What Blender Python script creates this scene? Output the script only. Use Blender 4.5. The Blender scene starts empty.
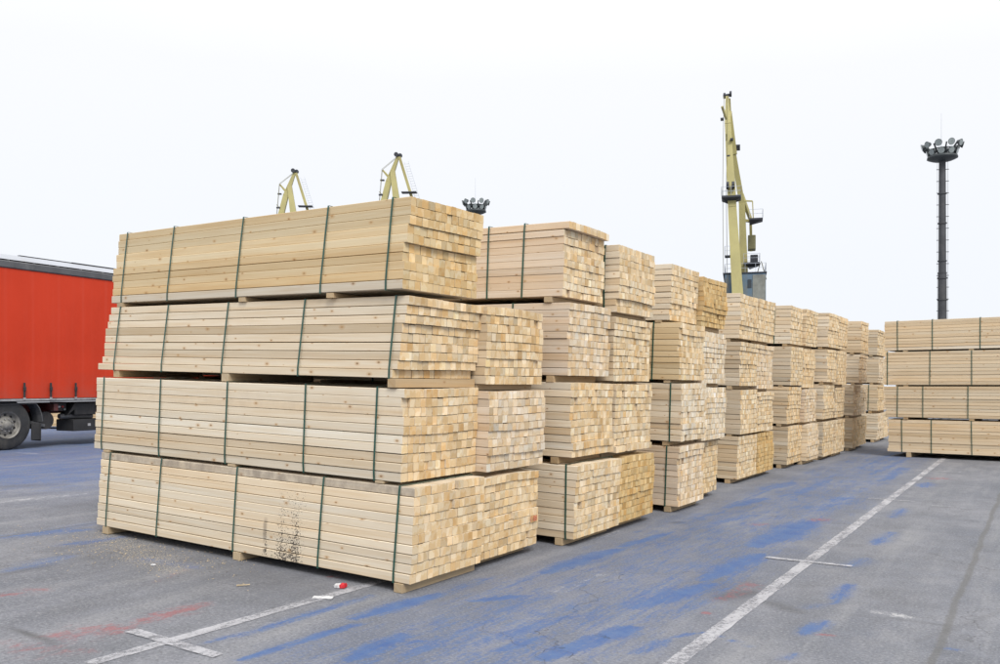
import bpy, math, random
import numpy as np
random.seed(7)
R = math.radians
scene = bpy.context.scene
COL = scene.collection

# ------------------------------------------------------------------ helpers
def link(o, parent=None):
    COL.objects.link(o)
    if parent: o.parent = parent
    return o

def tag(o, label=None, cat=None, group=None, kind=None):
    if label: o['label'] = label
    if cat: o['category'] = cat
    if group: o['group'] = group
    if kind: o['kind'] = kind
    return o

def empty(name, loc, rot=(0, 0, 0)):
    o = bpy.data.objects.new(name, None)
    o.empty_display_size = .2
    o.location = loc; o.rotation_euler = rot
    return link(o)

def copy_tree(o, parent=None):
    c = o.copy(); COL.objects.link(c); c.parent = parent
    for ch in [x for x in o.children]: copy_tree(ch, c)
    return c

class MB:
    def __init__(s): s.v = []; s.f = []; s.sm = []
    def add(s, vs, fs, smooth=False):
        n = len(s.v); s.v += [tuple(v) for v in vs]
        s.f += [tuple(i + n for i in f) for f in fs]; s.sm += [smooth] * len(fs)
    def box(s, x0, x1, y0, y1, z0, z1, ch=0):
        if ch <= 0:
            vs = [(x, y, z) for z in (z0, z1) for y in (y0, y1) for x in (x0, x1)]
            s.add(vs, [(0, 2, 3, 1), (4, 5, 7, 6), (0, 1, 5, 4), (2, 6, 7, 3), (0, 4, 6, 2), (1, 3, 7, 5)])
            return
        c = ch
        def ring(z, e):
            return [(x0 + c + e, y0 + e, z), (x1 - c - e, y0 + e, z), (x1 - e, y0 + c + e, z), (x1 - e, y1 - c - e, z),
                    (x1 - c - e, y1 - e, z), (x0 + c + e, y1 - e, z), (x0 + e, y1 - c - e, z), (x0 + e, y0 + c + e, z)]
        rs = [ring(z0, c), ring(z0 + c, 0), ring(z1 - c, 0), ring(z1, c)]
        vs = sum(rs, []); fs = [tuple(reversed(range(8))), tuple(range(24, 32))]
        for k in range(3):
            for i in range(8):
                j = (i + 1) % 8
                fs.append((k * 8 + i, k * 8 + j, k * 8 + 8 + j, k * 8 + 8 + i))
        s.add(vs, fs)
    def bar(s, p, q, w, h=None, w2=None, h2=None, up=(0, 0, 1)):
        h = w if h is None else h; w2 = w if w2 is None else w2; h2 = h if h2 is None else h2
        p = np.array(p, float); q = np.array(q, float); d = q - p; d /= np.linalg.norm(d)
        u = np.array(up, float); a = np.cross(d, u)
        if np.linalg.norm(a) < 1e-4: a = np.cross(d, (0, 1, 0))
        a /= np.linalg.norm(a); b = np.cross(a, d)
        vs = []
        for c, ww, hh in ((p, w, h), (q, w2, h2)):
            for sx, sy in ((-1, -1), (1, -1), (1, 1), (-1, 1)): vs.append(c + a * sx * ww / 2 + b * sy * hh / 2)
        s.add(vs, [(3, 2, 1, 0), (4, 5, 6, 7), (0, 1, 5, 4), (1, 2, 6, 5), (2, 3, 7, 6), (3, 0, 4, 7)])
    def cyl(s, p, q, r, r2=None, n=12, smooth=True):
        r2 = r if r2 is None else r2
        p = np.array(p, float); q = np.array(q, float); d = q - p; d /= np.linalg.norm(d)
        u = np.array((0, 0, 1.)) if abs(d[2]) < .9 else np.array((1., 0, 0))
        a = np.cross(d, u); a /= np.linalg.norm(a); b = np.cross(d, a)
        vs = []
        for c, rr in ((p, r), (q, r2)):
            for i in range(n):
                t = 2 * math.pi * i / n; vs.append(c + a * math.cos(t) * rr + b * math.sin(t) * rr)
        s.add(vs, [(i, (i + 1) % n, n + (i + 1) % n, n + i) for i in range(n)], smooth)
        s.add(vs, [tuple(reversed(range(n))), tuple(range(n, 2 * n))])
    def lathe(s, prof, c, axis='y', n=32, smooth=True):
        vs = []; m = len(prof)
        for i in range(n):
            t = 2 * math.pi * i / n
            for r, h in prof:
                if axis == 'y': vs.append((c[0] + r * math.cos(t), c[1] + h, c[2] + r * math.sin(t)))
                else: vs.append((c[0] + r * math.cos(t), c[1] + r * math.sin(t), c[2] + h))
        fs = []
        for i in range(n):
            j = (i + 1) % n
            for k in range(m - 1): fs.append((i * m + k, i * m + k + 1, j * m + k + 1, j * m + k))
        s.add(vs, fs, smooth)
    def build(s, name, mat, parent=None):
        me = bpy.data.meshes.new(name); me.from_pydata(s.v, [], s.f); me.validate(); me.update()
        if any(s.sm): me.polygons.foreach_set('use_smooth', s.sm[:len(me.polygons)] if len(me.polygons) == len(s.sm) else [False] * len(me.polygons))
        me.materials.append(mat)
        return link(bpy.data.objects.new(name, me), parent)

# ------------------------------------------------------------------ materials
class NT:
    def __init__(s, name):
        s.m = bpy.data.materials.new(name); s.m.use_nodes = True; s.t = s.m.node_tree
        s.t.nodes.clear(); s.out = s.n('ShaderNodeOutputMaterial'); s.b = s.n('ShaderNodeBsdfPrincipled')
        s.l(s.b.outputs[0], s.out.inputs[0])
    def n(s, t, **k):
        x = s.t.nodes.new(t)
        for a, v in k.items(): setattr(x, a, v)
        return x
    def l(s, a, b): s.t.links.new(a, b)
    def val(s, sock, v):
        if hasattr(v, 'node'): s.l(v, sock)
        else: sock.default_value = v
    def math(s, op, a, b=0.5, clamp=False):
        x = s.n('ShaderNodeMath', operation=op, use_clamp=clamp); s.val(x.inputs[0], a); s.val(x.inputs[1], b); return x.outputs[0]
    def mix(s, f, a, b, mode='MIX'):
        x = s.n('ShaderNodeMix', data_type='RGBA', blend_type=mode)
        s.val(x.inputs[0], f); s.val(x.inputs[6], a if hasattr(a, 'node') else (*a, 1)); s.val(x.inputs[7], b if hasattr(b, 'node') else (*b, 1)); return x.outputs[2]
    def mapr(s, v, a, b, c=0, d=1):
        x = s.n('ShaderNodeMapRange', clamp=True); s.val(x.inputs[0], v)
        for i, w in enumerate((a, b, c, d)): x.inputs[i + 1].default_value = w
        return x.outputs[0]
    def mapping(s, v, scale=(1, 1, 1), loc=(0, 0, 0)):
        x = s.n('ShaderNodeMapping'); s.l(v, x.inputs[0]); x.inputs['Scale'].default_value = scale; x.inputs['Location'].default_value = loc; return x.outputs[0]
    def noise(s, v, sc=1, det=4, rough=.55):
        x = s.n('ShaderNodeTexNoise'); s.l(v, x.inputs['Vector']); x.inputs['Scale'].default_value = sc
        x.inputs['Detail'].default_value = det; x.inputs['Roughness'].default_value = rough; return x.outputs[0]
    def bump(s, h, st=.3, d=.01):
        x = s.n('ShaderNodeBump'); x.inputs['Strength'].default_value = st; x.inputs['Distance'].default_value = d
        s.l(h, x.inputs['Height']); s.l(x.outputs[0], s.b.inputs['Normal'])
    def attr(s, name): return s.n('ShaderNodeAttribute', attribute_name=name)
    def base(s, c, rough=.8, metal=0):
        s.val(s.b.inputs['Base Color'], c if hasattr(c, 'node') else (*c, 1)); s.val(s.b.inputs['Roughness'], rough); s.b.inputs['Metallic'].default_value = metal

def plain(name, col, rough=.6, metal=0, var=.25, sc=3, dirt=None, dsc=1.5):
    t = NT(name); co = t.n('ShaderNodeTexCoord').outputs['Object']
    a = t.noise(co, sc, 5); c = t.mix(t.mapr(a, .3, .7), tuple(x * (1 - var) for x in col), tuple(min(1, x * (1 + var * .6)) for x in col))
    if dirt:
        d = t.noise(t.mapping(co, (1, 1, .35)), dsc, 6, .7)
        c = t.mix(t.mapr(d, .52, .72, 0, .8), c, dirt)
    t.base(c, rough, metal); return t.m

def wood_side(name, stain=False):
    t = NT(name); uv = t.n('ShaderNodeUVMap', uv_map='UVMap').outputs[0]; col = t.attr('Col').outputs['Color']
    g = t.noise(t.mapping(uv, (1.6, 70, 1)), 1, 4, .6)
    g2 = t.noise(t.mapping(uv, (.7, 16, 1)), 1, 3, .6)
    big = t.noise(uv, 2.2, 3)
    c = t.mix(t.mapr(g, .3, .7, 0, .45), col, t.mix(1, col, (.80, .70, .55), 'MULTIPLY'))
    c = t.mix(t.mapr(g2, .45, .70, 0, .45), c, t.mix(1, c, (.82, .66, .46), 'MULTIPLY'))
    c = t.mix(t.mapr(big, .5, .75, 0, .28), c, t.mix(1, c, (.86, .84, .82), 'MULTIPLY'))
    # knots
    vo = t.n('ShaderNodeTexVoronoi', voronoi_dimensions='2D'); t.l(t.mapping(uv, (4.6, 7.0, 1)), vo.inputs['Vector']); vo.inputs['Scale'].default_value = 1
    wn = t.n('ShaderNodeSeparateColor'); t.l(vo.outputs['Color'], wn.inputs[0])
    pick = t.math('GREATER_THAN', wn.outputs[0], .60)
    sz = t.mapr(wn.outputs[1], 0, 1, .03, .085)
    k = t.math('SUBTRACT', sz, vo.outputs['Distance']); k = t.mapr(t.math('MULTIPLY', k, pick), 0, .02)
    halo = t.math('SUBTRACT', t.math('MULTIPLY', sz, 2.4), vo.outputs['Distance']); halo = t.mapr(t.math('MULTIPLY', halo, pick), 0, .07, 0, .35)
    c = t.mix(halo, c, t.mix(1, c, (.80, .58, .36), 'MULTIPLY'))
    kc = t.mix(wn.outputs[2], (.22, .115, .05), (.40, .24, .11))
    c = t.mix(t.math('MULTIPLY', k, .8), c, kc)
    # grey weathering on single boards
    w = t.attr('dirt').outputs['Fac']
    co = t.n('ShaderNodeTexCoord').outputs['Object']
    dn = t.noise(t.mapping(co, (7, 3, 5)), 1, 7, .75)
    c = t.mix(t.math('MULTIPLY', w, t.mapr(dn, .36, .64, .25, .95)), c, (.30, .25, .20))
    if stain:
        sx = t.n('ShaderNodeSeparateXYZ'); t.l(co, sx.inputs[0])
        X, Z = sx.outputs[0], sx.outputs[2]
        sp = t.noise(co, 80, 2, .55); tot = None
        for cx, hw, top in ((-1.58, .04, .30), (-1.40, .07, .62), (-1.24, .13, .66), (-1.20, .05, .5), (-1.35, .20, .25)):
            d = t.math('ABSOLUTE', t.math('SUBTRACT', X, cx)); m = t.mapr(d, 0, hw, 1, 0)
            m = t.math('MULTIPLY', m, t.mapr(Z, 0, top, 1, 0))
            tot = m if tot is None else t.math('MAXIMUM', tot, m)
        sm = t.mapr(t.math('ADD', sp, t.math('MULTIPLY', tot, .24)), .66, .70)
        sm = t.math('MULTIPLY', sm, t.math('GREATER_THAN', tot, .03))
        c = t.mix(t.math('MULTIPLY', sm, .88), c, (.035, .03, .03))
        # rubbed grey smear beside the spots
        d = t.math('ABSOLUTE', t.math('SUBTRACT', X, -1.6)); m = t.math('MULTIPLY', t.mapr(d, .01, .03, 1, 0), t.mapr(t.math('ABSOLUTE', t.math('SUBTRACT', Z, .23)), .06, .12, 1, 0))
        c = t.mix(t.math('MULTIPLY', m, .5), c, (.12, .10, .085))
    t.base(c, .72); t.b.inputs['Specular IOR Level'].default_value = .25
    t.bump(t.math('ADD', g, t.math('MULTIPLY', g2, .5)), .25, .002)
    return t.m

def wood_end(name):
    t = NT(name); uv = t.n('ShaderNodeUVMap', uv_map='UVMap').outputs[0]; col = t.attr('Col').outputs['Color']
    wv = t.n('ShaderNodeTexWave', wave_type='RINGS', rings_direction='Z'); t.l(t.mapping(uv, (1, 1, 0)), wv.inputs['Vector'])
    wv.inputs['Scale'].default_value = 26; wv.inputs['Distortion'].default_value = 1.2; wv.inputs['Detail'].default_value = 2; wv.inputs['Detail Scale'].default_value = 2
    n = t.noise(uv, 28, 3); n2 = t.noise(t.mapping(uv, (1, .7, 1)), 16, 1); f = t.noise(uv, 190, 2)
    c = t.mix(t.mapr(wv.outputs['Fac'], .2, .9, 0, .5), col, t.mix(1, col, (.84, .68, .46), 'MULTIPLY'))
    c = t.mix(t.mapr(n2, .50, .54, 0, .50), c, t.mix(1, c, (.86, .72, .50), 'MULTIPLY'))
    c = t.mix(t.mapr(n, .5, .75, 0, .4), c, t.mix(1, c, (1.12, 1.12, 1.1), 'MULTIPLY'))
    c = t.mix(t.mapr(f, .55, .75, 0, .25), c, t.mix(1, c, (.75, .68, .6), 'MULTIPLY'))
    t.base(c, .85); t.b.inputs['Specular IOR Level'].default_value = .15
    t.bump(f, .35, .002)
    return t.m

def ground_mat():
    t = NT('worn_asphalt'); geo = t.n('ShaderNodeNewGeometry').outputs['Position']
    fine = t.noise(geo, 160, 3, .7); mid = t.noise(geo, 5, 7, .7); big = t.noise(geo, .55, 5, .6); st = t.noise(t.mapping(geo, (3.5, .35, 1)), 1, 5, .65); pt = t.noise(t.mapping(geo, (1, .6, 1), (9, 2, 0)), 1.7, 7, .68)
    agg = t.noise(geo, 48, 4, .75)
    c = t.mix(t.mapr(big, .35, .65), (.135, .146, .176), (.208, .214, .240))
    c = t.mix(t.mapr(mid, .35, .7, 0, .6), c, (.125, .130, .145))
    c = t.mix(t.mapr(pt, .50, .66, 0, .42), c, (.095, .10, .112))
    c = t.mix(t.mapr(pt, .34, .46, .45, 0), c, (.235, .238, .255))
    c = t.mix(t.mapr(st, .5, .68, 0, .45), c, (.265, .268, .280))
    c = t.mix(t.mapr(agg, .52, .66, 0, .6), c, (.31, .31, .325))
    c = t.mix(t.mapr(agg, .34, .47, .6, 0), c, (.085, .085, .092))
    c = t.mix(t.mapr(fine, .60, .78, 0, .5), c, (.42, .41, .40))
    c = t.mix(t.mapr(fine, .22, .38, .55, 0), c, (.07, .07, .07))
    P = t.n('ShaderNodeSeparateColor'); t.l(t.attr('paint').outputs['Color'], P.inputs[0])
    W = t.n('ShaderNodeSeparateColor'); t.l(t.attr('wear_tone').outputs['Color'], W.inputs[0])
    brA = t.noise(t.mapping(geo, (1.5, .55, 1)), 3.2, 8, .74); brB = t.noise(t.mapping(geo, (1.8, .20, 1)), 14, 6, .75)
    br = t.math('ADD', t.math('ADD', t.math('MULTIPLY', brA, .45), t.math('MULTIPLY', brB, .55)), t.math('MULTIPLY', t.math('SUBTRACT', t.noise(geo, 30, 6, .8), .5), .55)); br2 = t.noise(t.mapping(geo, (1.5, .8, 1), (5, 3, 0)), 11, 8, .78)
    def mask(a, n, soft=.28, k=3.2):
        hard = t.math('MULTIPLY', t.math('SUBTRACT', a, t.mapr(n, .40, .66)), k, True)
        return t.math('ADD', t.math('MULTIPLY', hard, 1 - soft), t.math('MULTIPLY', t.math('MULTIPLY', a, t.mapr(n, .3, .7, 1.2, .4)), soft), True)
    c = t.mix(t.math('MULTIPLY', W.outputs[0], .75), c, (.06, .058, .056))
    c = t.mix(t.math('MULTIPLY', W.outputs[2], .55), c, (.10, .10, .108))
    c = t.mix(mask(W.outputs[1], br2), c, (.42, .42, .43))
    mb = mask(P.outputs[0], br, .50, 2.4)
    bl = t.mix(t.mapr(mid, .35, .65), (.038, .092, .26), (.080, .145, .30))
    c = t.mix(t.math('MULTIPLY', t.math('MULTIPLY', mb, t.mapr(fine, .26, .42, .5, 1)), .93), c, bl)
    c = t.mix(t.math('MULTIPLY', mask(P.outputs[1], br2, .12, 2.2), t.mapr(fine, .35, .6, .3, .7)), c, (.30, .075, .075))
    ds = t.noise(t.mapping(geo, (60, 110, 1)), 1, 2, .6)
    c = t.mix(t.math('MULTIPLY', t.mapr(t.math('ADD', ds, t.math('MULTIPLY', P.outputs[2], .16)), .70, .76), t.math('MULTIPLY', P.outputs[2], 1.1, True)), c, (.44, .39, .30))
    # filled joints between the slabs
    sx = t.n('ShaderNodeSeparateXYZ'); t.l(geo, sx.inputs[0])
    wob = t.math('MULTIPLY', t.math('SUBTRACT', t.noise(geo, 1.3, 4), .5), .07)
    for x0, hw in ((-.55, .015), (-8.6, .010)):
        d = t.math('ABSOLUTE', t.math('ADD', t.math('SUBTRACT', sx.outputs[0], x0), wob))
        d = t.math('ADD', d, t.math('MULTIPLY', t.math('SUBTRACT', agg, .5), .03))
        c = t.mix(t.mapr(d, hw, hw + .02, .6, 0), c, (.115, .113, .108))
    # hairline cracks
    vo = t.n('ShaderNodeTexVoronoi', feature='DISTANCE_TO_EDGE'); wp = t.n('ShaderNodeVectorMath', operation='ADD')
    nz = t.n('ShaderNodeTexNoise'); t.l(geo, nz.inputs['Vector']); nz.inputs['Scale'].default_value = 2; nz.inputs['Detail'].default_value = 6
    t.l(geo, wp.inputs[0]); t.l(nz.outputs['Color'], wp.inputs[1]); t.l(wp.outputs[0], vo.inputs['Vector']); vo.inputs['Scale'].default_value = .33
    cr = t.math('MULTIPLY', t.mapr(vo.outputs['Distance'], .0006, .0022, 1, 0), t.mapr(big, .45, .6))
    c = t.mix(t.math('MULTIPLY', cr, .45), c, (.05, .05, .048))
    t.base(c, t.mapr(mid, .3, .7, .78, .95)); t.b.inputs['Specular IOR Level'].default_value = .3
    h = t.math('ADD', t.math('MULTIPLY', fine, .35), t.math('MULTIPLY', agg, .7)); h = t.math('SUBTRACT', h, t.math('MULTIPLY', cr, 1.5))
    t.bump(h, .55, .008)
    return t.m

def line_mat():
    t = NT('worn_white_paint'); geo = t.n('ShaderNodeNewGeometry').outputs['Position']
    a = t.noise(geo, 30, 7, .75); b = t.noise(t.mapping(geo, (6, 2, 1)), 1, 4); f = t.noise(geo, 170, 2)
    t.base(t.mix(t.mapr(b, .3, .7), (.37, .37, .40), (.50, .50, .53)), .8)
    tr = t.n('ShaderNodeBsdfTransparent'); mx = t.n('ShaderNodeMixShader')
    thr = t.math('ADD', t.math('MULTIPLY', a, .8), t.math('ADD', t.math('MULTIPLY', b, .45), t.math('MULTIPLY', f, .25)))
    t.l(t.mapr(thr, .62, .78, .10, .80), mx.inputs[0]); t.l(tr.outputs[0], mx.inputs[1]); t.l(t.b.outputs[0], mx.inputs[2]); t.l(mx.outputs[0], t.out.inputs[0])
    return t.m

M = dict(
    side=wood_side('sawn_pine_side'), side_stain=wood_side('sawn_pine_side_spotted', True), end=wood_end('sawn_pine_end_grain'),
    strap=plain('green_plastic_strap', (.018, .075, .055), .35, 0, .2, 8),
    ground=ground_mat(), line=line_mat(),
    tarp=None, rubber=plain('tyre_rubber', (.028, .029, .032), .85, 0, .3, 6, (.07, .066, .06), 3),
    dgrey=plain('dark_grey_rail', (.085, .088, .095), .5, .0, .3, 2, (.16, .16, .16)),
    white=plain('white_roof_sheet', (.40, .42, .46), .6, 0, .12, 1, (.35, .35, .36)),
    alu=plain('dull_aluminium', (.42, .42, .43), .45, .5, .2, 12, (.12, .11, .10), 4),
    rim=plain('dusty_steel_rim', (.26, .25, .23), .6, .3, .3, 9, (.09, .075, .06), 5),
    black=plain('black_chassis_parts', (.022, .022, .024), .6, 0, .3, 5, (.06, .055, .05)),
    redsteel=plain('dark_red_chassis_paint', (.14, .018, .018), .6, 0, .3, 3, (.06, .04, .035)),
    lampred=plain('red_lamp_lens', (.45, .02, .02), .3, 0, .1), lampwhite=plain('clear_lamp_lens', (.6, .6, .58), .3, 0, .1),
    yellow=plain('faded_yellow_crane_paint', (.40, .36, .15), .6, 0, .15, .35, (.26, .20, .10), .5),
    olive=plain('olive_counterweight_paint', (.20, .19, .10), .7, 0, .2, .5),
    house=plain('blue_grey_sheet_cladding', (.105, .17, .24), .6, 0, .15, .7, (.17, .15, .11), .9),
    housepale=plain('weathered_grey_cladding', (.22, .23, .21), .7, 0, .3, 1.2, (.12, .10, .07), 1.6),
    cdark=plain('dark_steel_deck', (.03, .034, .045), .6, 0, .2, 1), rail=plain('pale_blue_handrail', (.40, .44, .50), .5, 0, .1),
    mast=plain('weathered_mast_steel', (.070, .072, .080), .6, .3, .3, .8, (.10, .095, .09), 1),
    lampbody=plain('floodlight_housing', (.05, .06, .065), .5, .2, .2, 2), lens=plain('floodlight_glass', (.30, .34, .34), .15, 0, .2, 4),
    glass=plain('dark_window_glass', (.03, .04, .05), .1, 0, .1), stencil=plain('red_stencil_ink', (.50, .075, .05), .7, 0, .3, 60),
    paper=plain('white_paper', (.55, .55, .56), .8, 0, .08, 30), card=plain('red_card', (.55, .02, .03), .5, 0, .15, 30),
    chip=plain('wood_chip', (.50, .40, .26), .9, 0, .3, 40),
)
def tarp():
    t = NT('red_curtain_tarpaulin'); co = t.n('ShaderNodeTexCoord').outputs['Object']
    a = t.noise(co, .7, 5, .6); f = t.noise(t.mapping(co, (8, 1, .6)), 1, 4)
    c = t.mix(t.mapr(a, .3, .7), (.48, .034, .009), (.55, .042, .013))
    c = t.mix(t.mapr(f, .5, .75, 0, .15), c, (.52, .07, .04))
    sx = t.n('ShaderNodeSeparateXYZ'); t.l(co, sx.inputs[0])
    fr = t.math('ABSOLUTE', t.math('SUBTRACT', t.math('FRACT', t.math('MULTIPLY', t.math('ADD', sx.outputs[0], .31), 1 / .62)), .42))
    c = t.mix(t.mapr(fr, .03, .07, .12, 0), c, (.56, .08, .05))
    low = t.math('MULTIPLY', t.mapr(sx.outputs[2], 1.1, 1.75, 1, 0), t.mapr(t.noise(co, 3, 6, .7), .35, .65))
    c = t.mix(t.math('MULTIPLY', low, .35), c, (.25, .09, .07))
    t.base(c, .65); t.b.inputs['Specular IOR Level'].default_value = .25; t.bump(t.noise(co, 2.2, 4), .25, .02); return t.m
M['tarp'] = tarp()

# ------------------------------------------------------------------ ground
def rise(x):
    u = np.clip((-4.0 - x) / 10.0, 0, 1)
    return .20 * (1.35 * u - .35 * u * u * u) / 1.0 * .999

BLUE = [(-3.59, 6.46, -3.52, 7.55, 0.15, 1.0), (-3.53, 7.85, -3.42, 8.8, 0.08, 1.0), (-3.48, 9.73, -3.45, 10.7, 0.1, 0.7), (-3.49, 11.1, -3.35, 12.12, 0.15, 0.9), (-3.12, 10.42, -2.99, 10.6, 0.12, 0.8), (-2.36, 6.96, -2.27, 8.06, 0.16, 1.0), (-2.49, 6.19, -2.27, 6.68, 0.18, 0.8), (-2.91, 6.7, -2.45, 9.2, 0.55, 0.45), (-3.71, 13.42, -3.54, 13.84, 0.1, 0.8), (-2.42, 8.68, -2.32, 10.3, 0.25, 1.0), (-2.6, 11.14, -2.29, 12.67, 0.35, 0.6), (-2.5, 12.54, -2.34, 12.89, 0.2, 0.8), (-3.63, 13.31, -3.5, 14.36, 0.2, 0.8), (-2.59, 14.44, -2.46, 17.33, 0.3, 0.5), (-3.61, 16.6, -3.32, 22.14, 0.3, 0.45), (-1.56, 11.32, -1.54, 12.13, 0.08, 0.7), (-1.44, 9.31, -1.4, 10.09, 0.08, 0.8), (-1.43, 8.12, -1.39, 8.46, 0.08, 0.7), (-1.33, 6.78, -1.32, 7.28, 0.07, 0.8), (-1.6, 14.91, -1.61, 15.56, 0.12, 0.8), (-2.71, 9.72, -2.28, 12.68, 0.5, 0.4), (-2.47, 5.78, -2.28, 6.64, 0.16, 1.0), (-2.37, 6.91, -2.29, 7.83, 0.14, 1.0), (-2.36, 4.87, -2.31, 5.22, 0.12, 1.1), (-2.06, 4.78, -2.01, 5.1, 0.08, 0.75), (-1.98, 5.19, -1.9, 5.34, 0.025, 0.9), (-2.87, 6.51, -3.0, 7.38, 0.1, 0.4), (-1.29, 5.09, -1.25, 5.25, 0.03, 0.8), (-1.83, 5.39, -1.54, 5.25, 0.012, 0.9), (-1.3, 6.66, -1.31, 7.25, 0.05, 0.8), (-1.31, 5.7, -1.25, 6.06, 0.06, 0.9), (-1.45, 6.37, -1.35, 6.56, 0.05, 0.5), (-0.52, 5.85, -0.45, 5.84, 0.02, 0.9), (-1.47, 8.04, -1.4, 8.24, 0.08, 0.7), (-4.31, 3.78, -4.3, 4.86, 0.05, 0.8), (-3.95, 3.46, -3.89, 4.27, 0.045, 1.1), (-3.99, 4.47, -3.91, 5.25, 0.09, 1.0), (-3.91, 5.25, -3.88, 5.86, 0.12, 0.55), (-3.56, 5.26, -3.35, 5.57, 0.07, 1.0), (-3.42, 3.8, -3.46, 4.27, 0.11, 1.0), (-3.43, 4.17, -3.23, 4.27, 0.05, 0.8), (-3.18, 4.04, -3.2, 4.82, 0.07, 0.8), (-2.98, 4.33, -2.8, 5.19, 0.13, 0.75), (-2.46, 4.41, -2.36, 5.02, 0.11, 1.1), (-2.78, 4.37, -2.7, 4.71, 0.08, 0.9), (-3.12, 5.21, -2.82, 5.18, 0.12, 0.6), (-3.61, 6.49, -3.51, 6.95, 0.1, 0.7), (-21.06, 10.86, -19.14, 12.08, 1.2, 0.75), (-15.17, 7.83, -14.49, 9.05, 0.9, 0.6), (-8.6, 4.44, -8.34, 5.11, 0.12, 0.7), (-7.78, 4.55, -7.7, 5.13, 0.07, 0.8), (-7.17, 3.78, -7.26, 4.31, 0.12, 0.5), (-6.66, 4.69, -6.07, 4.74, 0.08, 0.4), (-4.37, 3.49, -4.33, 3.8, 0.03, 0.8), (-2.91, 5.37, -2.67, 6.23, 0.3, 0.35), (-3.79, 3.97, -3.3, 5.46, 0.25, 0.3)]
RED = [(-5.22, 3.05, -5.03, 3.35, 0.16, 0.7), (-5.07, 3.52, -5.08, 4.02, 0.1, 0.75), (-6.44, 3.32, -6.34, 3.59, 0.1, 0.5), (-2.01, 5.85, -1.95, 5.83, 0.03, 0.9), (-2.04, 6.26, -1.97, 6.83, 0.09, 0.45), (-1.22, 5.75, -1.11, 5.77, 0.02, 0.9), (-2.3, 10.48, -2.2, 10.73, 0.12, 0.6), (-1.61, 16.26, -1.45, 16.55, 0.2, 0.6), (-2.83, 9.81, -2.72, 9.96, 0.12, 0.6), (-2.0, 6.66, -2.0, 6.94, 0.1, 0.5), (-4.96, 5.18, -4.9, 5.22, 0.03, 0.9), (-5.32, 2.75, -4.83, 2.95, 0.15, 0.4), (-5.89, 4.18, -6.08, 4.69, 0.05, 0.35)]
DARK = [(-2.06, 6.32, -1.91, 6.63, 0.12, 0.7), (-1.79, 6.42, -1.46, 6.23, 0.07, 0.5), (-3.63, 9.47, -3.58, 9.59, 0.08, 0.8), (-5.76, 2.97, -4.61, 2.91, 0.012, 0.9), (-7.05, 3.64, -7.08, 4.05, 0.05, 0.5), (-9.94, 5.13, -9.92, 6.19, 0.04, 0.6), (-12.27, 6.33, -11.87, 6.96, 0.15, 0.4), (-2.45, 6.99, -1.92, 6.34, 0.3, 0.25), (-0.66, 5.95, -0.27, 6.99, 0.03, 0.3), (-1.15, 6.36, -0.59, 6.4, 0.02, 0.4)]
PALE = [(-1.01, 6.52, -0.76, 6.49, 0.05, 0.6), (-10.81, 5.58, -10.76, 6.59, 0.06, 0.8), (-18.01, 9.65, -17.18, 9.65, 0.1, 0.6), (-4.0, 8.08, -3.95, 8.62, 0.06, 0.5), (-3.19, 5.9, -3.16, 6.54, 0.1, 0.25), (-1.29, 12.72, -0.94, 12.72, 0.04, 0.4), (-4.31, 3.39, -4.12, 3.35, 0.03, 0.4)]
DUST = [(-7.89, 5.14, -6.22, 4.6, 0.35, 0.9), (-7.31, 3.77, -7.13, 4.65, 0.1, 0.7), (-8.61, 5.73, -6.52, 5.14, 0.25, 0.6), (-5.66, 3.32, -5.87, 3.82, 0.3, 0.3)]

def seg_mask(X, Y, segs):
    out = np.zeros_like(X)
    for x0, y0, x1, y1, w, k in segs:
        dx, dy = x1 - x0, y1 - y0; L2 = dx * dx + dy * dy + 1e-9
        t = ((X - x0) * dx + (Y - y0) * dy) / L2
        tc = np.clip(t, -.08, 1.08)
        d = np.hypot(X - x0 - tc * dx, Y - y0 - tc * dy) / w
        ends = np.clip(1.3 - np.abs(t - .5) * 1.3, .35, 1)
        m = k * np.exp(-(d / (1.15 * ends)) ** 2.2)
        out = np.maximum(out, np.minimum(m, k))
    return out

def axis_pts(lo, hi, a, b, fine, mid_lo=None):
    pts = list(np.arange(a, b + 1e-6, fine))
    s = fine; x = a
    left = []
    while x > lo: s *= 1.35; x -= s; left.append(max(x, lo))
    s = fine; x = b; right = []
    while x < hi: s *= 1.35; x += s; right.append(min(x, hi))
    return np.array(left[::-1] + pts + right)

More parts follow.
